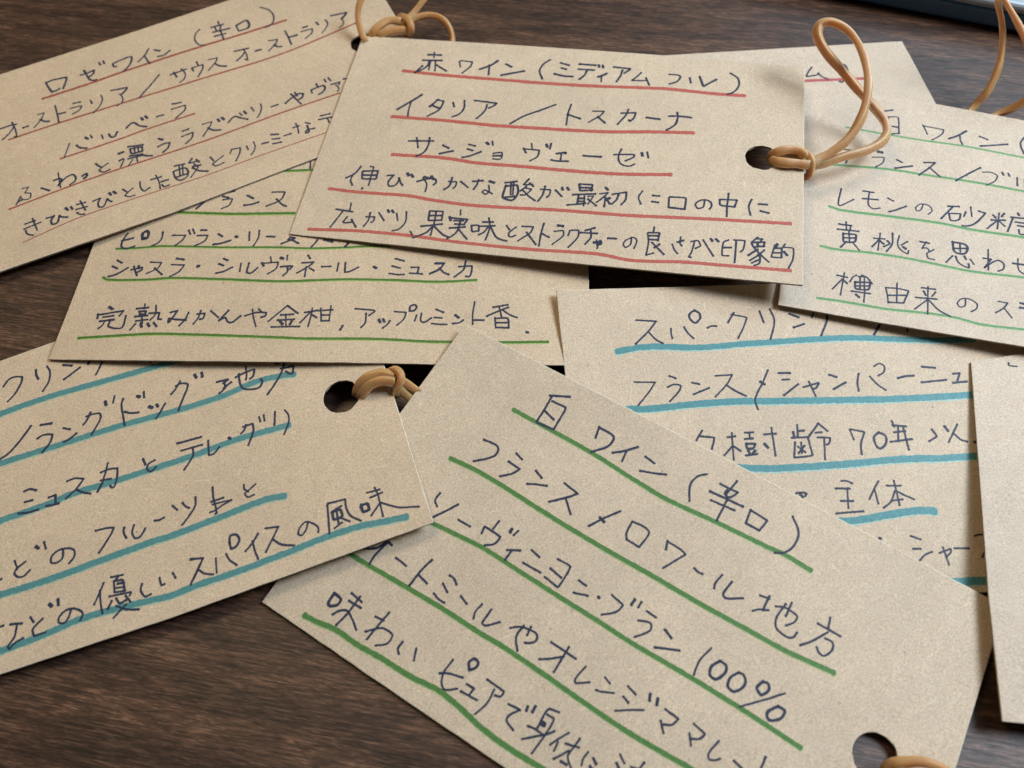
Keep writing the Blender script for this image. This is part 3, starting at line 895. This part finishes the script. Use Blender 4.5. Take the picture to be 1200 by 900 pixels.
UNDER = '''
# underlines: card width color pts(px)
rose 1.9 r1 50 115.6 100 99.5 150 82 240 53 280 41 335 23.6
rose 1.5 r1 10.4 163.6 60 147 115 129.5 240 91 330 63 417 27
rose 1.5 r1 71 186 140 163 170 152 228 133
rose 1.5 r1 11 245 110 208 240 165 330 132 398 109
rose 0.9 r1 27 284 90 256 150 235 240 206 300 184 383 155
red 3.2 r2 473 82.8 520 88 570 92 640 97.5 700 101 780 104 840 110 872 112
red 3.4 r2 460 136.5 520 141 580 147 620 149.5 700 154 770 154.5 812 155.5
red 3.4 r2 460 181 520 185 560 191 600 194 680 201 730 204 786 204.5
red 3.4 r2 386 221 420 225 480 229.5 510 235 560 241 660 246.5 730 252 830 256.5 926 262
red 3.4 r2 362 268.5 420 270.5 480 276 540 284 620 292 700 297.5 740 305 800 307 850 311 926 317
muscat 2.2 g1 320 200 338 200 364 199 390 199
muscat 2.4 g1 210 248.6 270 250.4 300 250.2 345 249.6
muscat 1.9 g1 136.4 291.4 160 290.5 190 288.3 260 289.6 330 289.7 360 290.8 400 290 430 288.5 456 288
muscat 2.3 g1 121 325 126 327.6 170 327.6 202 325.6 260 327 330 329.4 400 327.2 460 328 512 330 558 328
muscat 2.6 g1 92 396 140 393 180 391 230 392 282 393.6 330 395.4 360 396.6 440 397 500 400 526 400.5 596 401 642 400.4
languedoc 5.6 t1 0 485 20 477.5 60 464 120 447 180 430 208 422 230 416
languedoc 5.8 t1 0 543 60 524 140 499 180 488 220 477 260 464 300 447 330 440 344 438.5
languedoc 6.0 t1 0 610 60 589 86 578 120 568 180 549 220 536 280 514 338 498
languedoc 6.4 t1 0 697 60 678 120 656 180 634 200 628 260 605 312 585 333 581
languedoc 6.4 t1 0 763 30 752 60 740 90 727 120 717.5 180 702.5 200 698 230 686 280 669 340 646 380 630 420 617 450 611 476 605.5
loire 4.5 g2 602 480 620 490 648 505 696 532 740 560 780 584 840 612 900 641 920 650 950 668
loire 4.9 g2 528 537 560 552 600 576 620 589 660 614 700 638 760 672 820 707 880 740 920 762 977 788
loire 4.9 g2 490 606 509 614 540 629 568 643 610 670 660 702 700 727 740 753 810 794 868 830 920 864 938 876
loire 5.2 g2 380 628 412 650 430 661 480 690 520 714 560 740 590 758 640 792 680 820 730 854 770 878 800 895 830 912
loire 5.8 g2 357 721 372 729 392 737 420 756 450 773 480 792 514 809 540 830 560 849 580 865 600 879 633 899 660 915
champagne 5.7 t2 724 411.6 750 407 770 406 820 407 870 403 900 401 960 397 1000 395.6 1040 397 1100 398.4 1140 397
champagne 6.4 t2 715 483 735 479.5 760 479 820 473 870 470 900 470 960 469 1020 468 1080 466 1160 461
champagne 6.6 t2 840 548 873 548 900 549 960 546 1000 543 1040 539 1080 537 1100 537 1160 533
champagne 6.9 t2 960 612 985 610.5 1000 610 1020 607 1060 600 1080 598 1095 599
champagne 7.4 t2 1090 684 1138 681 1172 680
lemon 1.4 g3 992 149 1010 152 1032 156 1080 164 1130 171 1200 184.5 1240 192
lemon 1.9 g3 974 192.5 1000 194.5 1040 198 1080 204 1140 213 1200 224 1240 232
lemon 2.3 g3 972 241.6 986 246 1040 253 1100 261 1140 269 1200 278 1240 285
lemon 2.2 g3 962 288 980 292 1020 296 1060 302 1100 310 1140 318 1200 325 1240 331
lemon 2.3 g3 958 349 980 352 1010 357 1040 362 1088 367 1120 372 1150 380 1200 386 1240 391
mu 2.6 r3 905 97 930 95.5 960 94 985 93 1012 92
'''
lines = {}
cur = None
for ln in TRACE.splitlines():
    ln = ln.strip()
    if not ln or ln[0] == '#': continue
    if ln[0] == '@':
        q = ln.split(); x0, y0 = float(q[3]), float(q[4]); s = float(q[5]) if len(q) > 5 else 5.0
        cur = lines.setdefault(q[1], {}).setdefault(int(q[2]), [])
        continue
    for st in ln.split('/'):
        a = [float(t) for t in st.split()]
        assert len(a) % 2 == 0 and len(a) >= 4, st
        cur.append([(x0 + a[i] / s, y0 + a[i + 1] / s) for i in range(0, len(a), 2)])
marks = {}
for ln in UNDER.splitlines():
    q = ln.split()
    if not q or q[0][0] == '#': continue
    a = [float(t) for t in q[3:]]
    assert len(a) % 2 == 0, ln
    marks.setdefault(q[0], []).append((float(q[1]), q[2], [(a[i], a[i + 1]) for i in range(0, len(a), 2)]))

TEXT = {
 'rose': {1: 'ロゼワイン（辛口）', 2: 'オーストラリア／サウスオーストラリア', 3: 'バルベーラ', 4: 'ふわっと漂うラズベリーやヴァ', 5: 'きびきびとした酸とクリーミーなテ'},
 'red': {1: '赤ワイン（ミディアムフル）', 2: 'イタリア／トスカーナ', 3: 'サンジョヴェーゼ', 4: '伸びやかな酸が最初に口の中に', 5: '広がり、果実味とストラクチャーの良さが印象的'},
 'muscat': {1: 'フランス', 2: 'ピノブラン・リースリング', 3: 'シャスラ・シルヴァネール・ミュスカ', 4: '完熟みかんや金柑、アップルミント香'},
 'languedoc': {1: 'クリング', 2: '／ラングドック地方', 3: 'ミュスカとテレ・グリ', 4: 'どのフルーツ由と', 5: 'などの優しいスパイスの風味'},
 'loire': {1: '白ワイン（辛口）', 2: 'フランス／ロワール地方', 3: 'ソーヴィニヨン・ブラン100%', 4: 'オートミールやオレンジママレード', 5: '味わいピュアで身体に'},
 'champagne': {1: 'スパークリングワイン', 2: 'フランス／シャンパーニュ', 3: 'ク樹齢70年以', 4: '主体', 5: 'シャープ'},
 'lemon': {1: '白ワイン（', 2: 'フランス／ブル', 3: 'レモンの砂糖', 4: '黄桃を思わせ', 5: '樽由来のス'},
 'mu': {1: 'ム）'},
}
#            anchors (u, v, height mm) ; corners in px ; holes (u, v, radius) ; paper colour with warm or cool light painted in ; pen width
K_WARM_LIT, K_MID_LIT, K_COOL_LIT = (.588, .466, .322), (.588, .478, .345), (.594, .493, .378)  # same paper; warm left and cool right light put into its colour
HR = .0029
TAGS = {
 'mu': dict(a=[(1057,48,1.2),(1098,122,1.3),(850,60,1.4),(700,150,1.6)], c=[(557,78),(1057,48),(1108,142),(560,168)], h=[], k=K_COOL_LIT, pen=1.3,
    label='kraft tag tucked furthest back, only its top right corner with a short red line showing'),
 'champagne': dict(a=[(652,340,5.35),(658,430,5.75),(690,420,5.6),(860,560,2.2),(1140,440,2.2),(1150,680,1.2),(690,704,.6),(900,340,4.6)], c=[(652,340),(860,334),(1269,318),(1420,672),(1160,694),(690,704)], h=[], k=K_MID_LIT, pen=1.6,
    label='kraft tag with sky-teal underlines and champagne notes, right of centre under the red-lined tag'),
 'languedoc': dict(a=[(409,297,2.0),(449,426,4.6),(508,612,5.0),(470,500,5.2),(0,423,.5),(0,790,1.9),(57,421,.7),(200,724,2.4)], c=[(-225,502),(0,423),(60,401.5),(409,297),(508,612),(200,724),(0,790),(-235,870)], h=[(400,464.5,HR)], k=K_WARM_LIT, pen=1.75,
    label='kraft tag with thick teal underlines at the left edge, rubber band in its hole'),
 'muscat': dict(a=[(57,421,1.2),(450,427,5.5),(656,428,4.95),(370,200,3.1),(340,272,3.7),(165,155,1.0),(110,285,1.3),(691,320,4.6),(692,425,4.8)], c=[(57,421),(110,285),(162,152),(686,150),(692,428),(540,427.4),(400,424.5)], h=[], k=K_WARM_LIT, pen=1.5,
    label='kraft tag with thin dark green underlines lying across the middle left, under the red-lined tag'),
 'loire': dict(a=[(307,705,.7),(545,380,6.8),(1166,703,2.2),(1080,900,1.3),(508,612,2.8),(460,500,4.3),(850,545,3.9),(592,900,.7),(660,455,6.3),(690,700,2.4)], c=[(307,705),(545,380),(856,540),(1163,703),(1169,738),(1120,900),(1030,1190),(592,900),(440,797)], h=[(1026,887,HR)], k=K_MID_LIT, pen=1.9,
    label='large tilted kraft tag in the foreground with bright green underlines ending in 100%'),
 'blank': dict(a=[(1138,424,2.8),(1160,700,4.2),(1175,845,3.6),(1210,420,3.2),(1400,640,4.5)], c=[(1138,424),(1260,404),(1600,430),(1640,880),(1400,868),(1175,845),(1159,700)], h=[], k=K_COOL_LIT, pen=1.3,
    label='almost blank kraft tag cut off by the right edge below the lemon tag'),
 'lemon': dict(a=[(912,357,5.3),(1200,406,5.0),(1100,122,2.2),(1200,142,2.6),(960,104,2.6),(1100,260,3.6)], c=[(942,99),(1100,122),(1200,141),(1532,196),(1612,484),(1200,406),(1050,381),(912,357)], h=[(1500,318,HR)], k=K_COOL_LIT, pen=1.25,
    label='kraft tag at the right edge with pale green underlines beneath the looped rubber band'),
 'rose': dict(a=[(372,184,3.8),(0,318,2.2),(0,87,.9),(452,0,2.2),(200,249,3.0)], c=[(-58,106),(0,87),(160,36),(310,-14),(424,-49),(452,0),(530,131),(372,184),(200,249.5),(0,318),(-14,323)], h=[(427,50,HR)], k=K_WARM_LIT, pen=1.2,
    label='kraft tag at the top left with thin red pencil underlines, its corner under another tag'),
 'red': dict(a=[(425,42,3.5),(339,274,4.0),(372,184,4.3),(650,315,7.2),(943,335,9.0),(943,78,7.2)], c=[(425,42),(560,50),(700,59),(795,66),(943,78),(941,334),(640,305),(339,274)], h=[(893,184.5,HR)], k=K_MID_LIT, pen=1.5,
    label='kraft tag lying on top of the pile with thick red underlines on all five lines'),
}
SURF = {}
for i, (key, T) in enumerate(TAGS.items()):
    S = SURF[key] = Surf(T['a'])
    c = S.hit(*T['c'][0])
    root = bpy.data.objects.new('wine_tag', None); C.objects.link(root)
    root.empty_display_size = .005
    root.location = (c.x, c.y, 0)
    root['label'] = T['label']; root['category'] = 'paper tag'; root['group'] = 'handwritten kraft wine tags'
    km = kraft('kraft_paper', T['k'], i * 1.37)
    card_mesh(S, T['c'], T['h'], root, km)
    for wpx, colr, pts in marks.get(key, []):
        if colr in HALO:
            V = []; Fs = []
            ribbon(V, Fs, S, [(u, v + .55 * wpx / 4 + .35) for u, v in pts], wpx + .8, .000012, .16, 1.5, jit_len=2)
            link('ink_bleed', V, Fs, HALO[colr], root)
        V = []; Fs = []
        ribbon(V, Fs, S, pts, wpx, .000022, .12, 1.5, jit_len=2)
        link('marker_underline', V, Fs, INK[colr], root)
    for ln, strokes in sorted(lines.get(key, {}).items()):
        V = []; Fs = []
        for j, st in enumerate(strokes):
            ribbon(V, Fs, S, st, T['pen'] * 1.24 * random.uniform(.92, 1.08), .000034 + 4e-7 * (j % 40), .16, .9)
        o = link('handwriting', V, Fs, M_PEN, root)
        if TEXT.get(key, {}).get(ln): o['label'] = 'line of blue pen handwriting reading ' + TEXT[key][ln]

# ---------------------------------------------------------------- rubber bands
band([
 ('loop', [(940,190,5.6),(951,192,5.8),(960,186,6.2),(973,179,6.8),(992,165,8.0),(1008,141,9.8),(1016,115,11.4),(1017,88,12.6),(1010,60,13.6),(995,37,14.4),(975,26,14.6),(961,29,14.0),(958,42,13.0),(968,61,11.4),(986,82,9.6),(1005,104,7.8),(1024,125,5.8),(1037,143,4.6),(1039,157,4.4),(1031,168,4.6),(1013,177,4.9),(987,184,5.1),(965,191,5.2),(945,195,5.2)], .74, .66),
 ('knot', [(905,188,3.2),(907,181,4.9),(915,177,5.8),(927,175.5,6.0),(939,178,6.0),(946,185,5.9),(945,193,5.2)], .92, .78),
 ('knot', [(906,186,3.2),(909,190,4.9),(920,191.5,5.6),(933,192,5.7),(944,193,5.7),(950,190,5.6)], 1.05, .85),
 ('knot', [(938,183,5.3),(947,183,6.3),(951,190,6.3),(950,199,5.4),(948,206,4.2),(943,208,3.6)], .66, .55),
], 'amber rubber band looped up in the air from the hole of the red-lined tag', dz=3.2)
band([
 ('loop', [(466,444,2.4),(474,448,2.2),(486,456,1.7),(500,465,1.1),(516,476,.9)], .62, .5),
 ('loop', [(464,449,2.0),(470,457,1.7),(480,466,1.1),(492,478,.8)], .58, .45),
 ('knot', [(419,462,.3),(420.5,455,1.8),(425,447,2.9),(434,441,3.5),(447,438,3.5),(462,441,3.2)], .78, .7),
 ('knot', [(423,466,.3),(427,458,2.0),(435,450,3.0),(448,446,3.4),(463,447,3.1)], .78, .7),
 ('knot', [(456,437,2.2),(461,434,3.5),(467,436,3.9),(470,443,3.8),(468,450,3.2),(464,458,2.0),(466,463,1.0)], .62, .55),
], 'short amber rubber band knotted in the hole of the thick teal-lined tag', dz=3.3)
band([
 ('loop', [(428,48,2.6),(423,36,3.4),(419.5,20,5.0),(421,6,6.5),(427,-10,8)], .62, .5),
 ('knot', [(434,47,1.2),(437,39,2.6),(445,30,3.4),(457,24,3.5),(470,25,3.2)], .72, .6),
 ('knot', [(440,47,1.2),(447,41,2.4),(460,36,3.0),(472,35,3.0),(478,37,2.6)], .72, .6),
 ('knot', [(469,19,1.8),(475,21,3.6),(481,28,4.0),(482,36,3.2),(479,42,1.6)], .62, .55),
 ('loop', [(470,31,2.6),(477,24,3.0),(486,14,3.6),(495,2,4.6),(503,-9,5.5)], .62, .5),
 ('loop', [(472,33,2.4),(482,24,2.8),(494,19,3.2),(507,18,3.4),(519,23,3.2),(527,34,2.4),(530,46,1.3),(529,60,.8)], .62, .5),
], 'amber rubber band on the red-pencil tag at the top, partly hidden by the top tag', dz=1.3)
band([
 ('loop', [(1118,152,.55),(1131,137,.8),(1145,121,2.2),(1157,107,4.6),(1166,90,6.6),(1173,68,8.8),(1175,45,11),(1174,26,13),(1170.5,10,14.8),(1169,1,16),(1176,-1,16.4),(1183,10,15.6),(1192,26,14),(1203,48,12),(1216,80,9),(1212,105,6.5),(1200,119,4.5),(1184,128,2.4),(1166,135,1.0),(1150,145,.6)], .68, .5),
], 'tall amber rubber band standing behind the tag at the top right corner', dz=.6)
band([
 ('knot', [(1040,902,.8),(1047,896,2.4),(1062,893,3.2),(1082,893,3.6),(1104,900,3.6),(1124,915,3.2)], .85, .6),
 ('knot', [(1040,912,.8),(1050,908,2.4),(1070,908,3.2),(1095,914,3.4),(1120,930,3.0)], .85, .6),
], 'bit of amber rubber band at the hole of the tilted foreground tag', dz=.5)

# ---------------------------------------------------------------- device at the far right
def device():
    zt = .0068
    a = at(1040, -23, zt); b = at(1200, 7, zt)
    d = (b - a); d.z = 0; d.normalize()
    nrm = Vector((-d.y, d.x, 0))
    O = a - d * .09
    root = bpy.data.objects.new('tablet_computer', None); C.objects.link(root)
    root.location = (O.x, O.y, 0); root.empty_display_size = .01
    root['label'] = 'edge of a pale glossy tablet with grey rim at the top right corner'
    root['category'] = 'tablet'
    L, D = .24, .17
    def slab(name, u0, u1, v0, v1, z0, z1, m, bev):
        V = []; Fs = []
        q = [O + d * u + nrm * v for u, v in ((u0, v0), (u1, v0), (u1, v1), (u0, v1))]
        V = [Vector((p.x, p.y, z)) for z in (z0, z1) for p in q]
        Fs = [(3,2,1,0),(4,5,6,7),(0,1,5,4),(1,2,6,5),(2,3,7,6),(3,0,4,7)]
        o = link(name, V, Fs, m, root)
        bm = o.modifiers.new('bevel', 'BEVEL'); bm.width = bev; bm.segments = 3
        return o
    slab('foot', .02, L - .02, .05, D, 0, .0005, plain('black_rubber_foot', (.012, .013, .016), .6), .0001)
    slab('back_cover', 0.0006, L - .0006, .0006, D, 0.0006, .0045, plain('navy_cover', (.055, .14, .26), .3), .0008)
    slab('rim', 0, L, 0, D, .0047, zt, plain('grey_metal_rim', (.34, .38, .42), .38, .5, .3), .0009)
    scr = plain('glass_screen_glare', (.70, .86, .92), .3, .8)
    sb = scr.node_tree.nodes['Principled BSDF']; sb.inputs['Emission Color'].default_value = (.62, .88, 1, 1); sb.inputs['Emission Strength'].default_value = .45  # added glow stands in for the window's reflection on the glass
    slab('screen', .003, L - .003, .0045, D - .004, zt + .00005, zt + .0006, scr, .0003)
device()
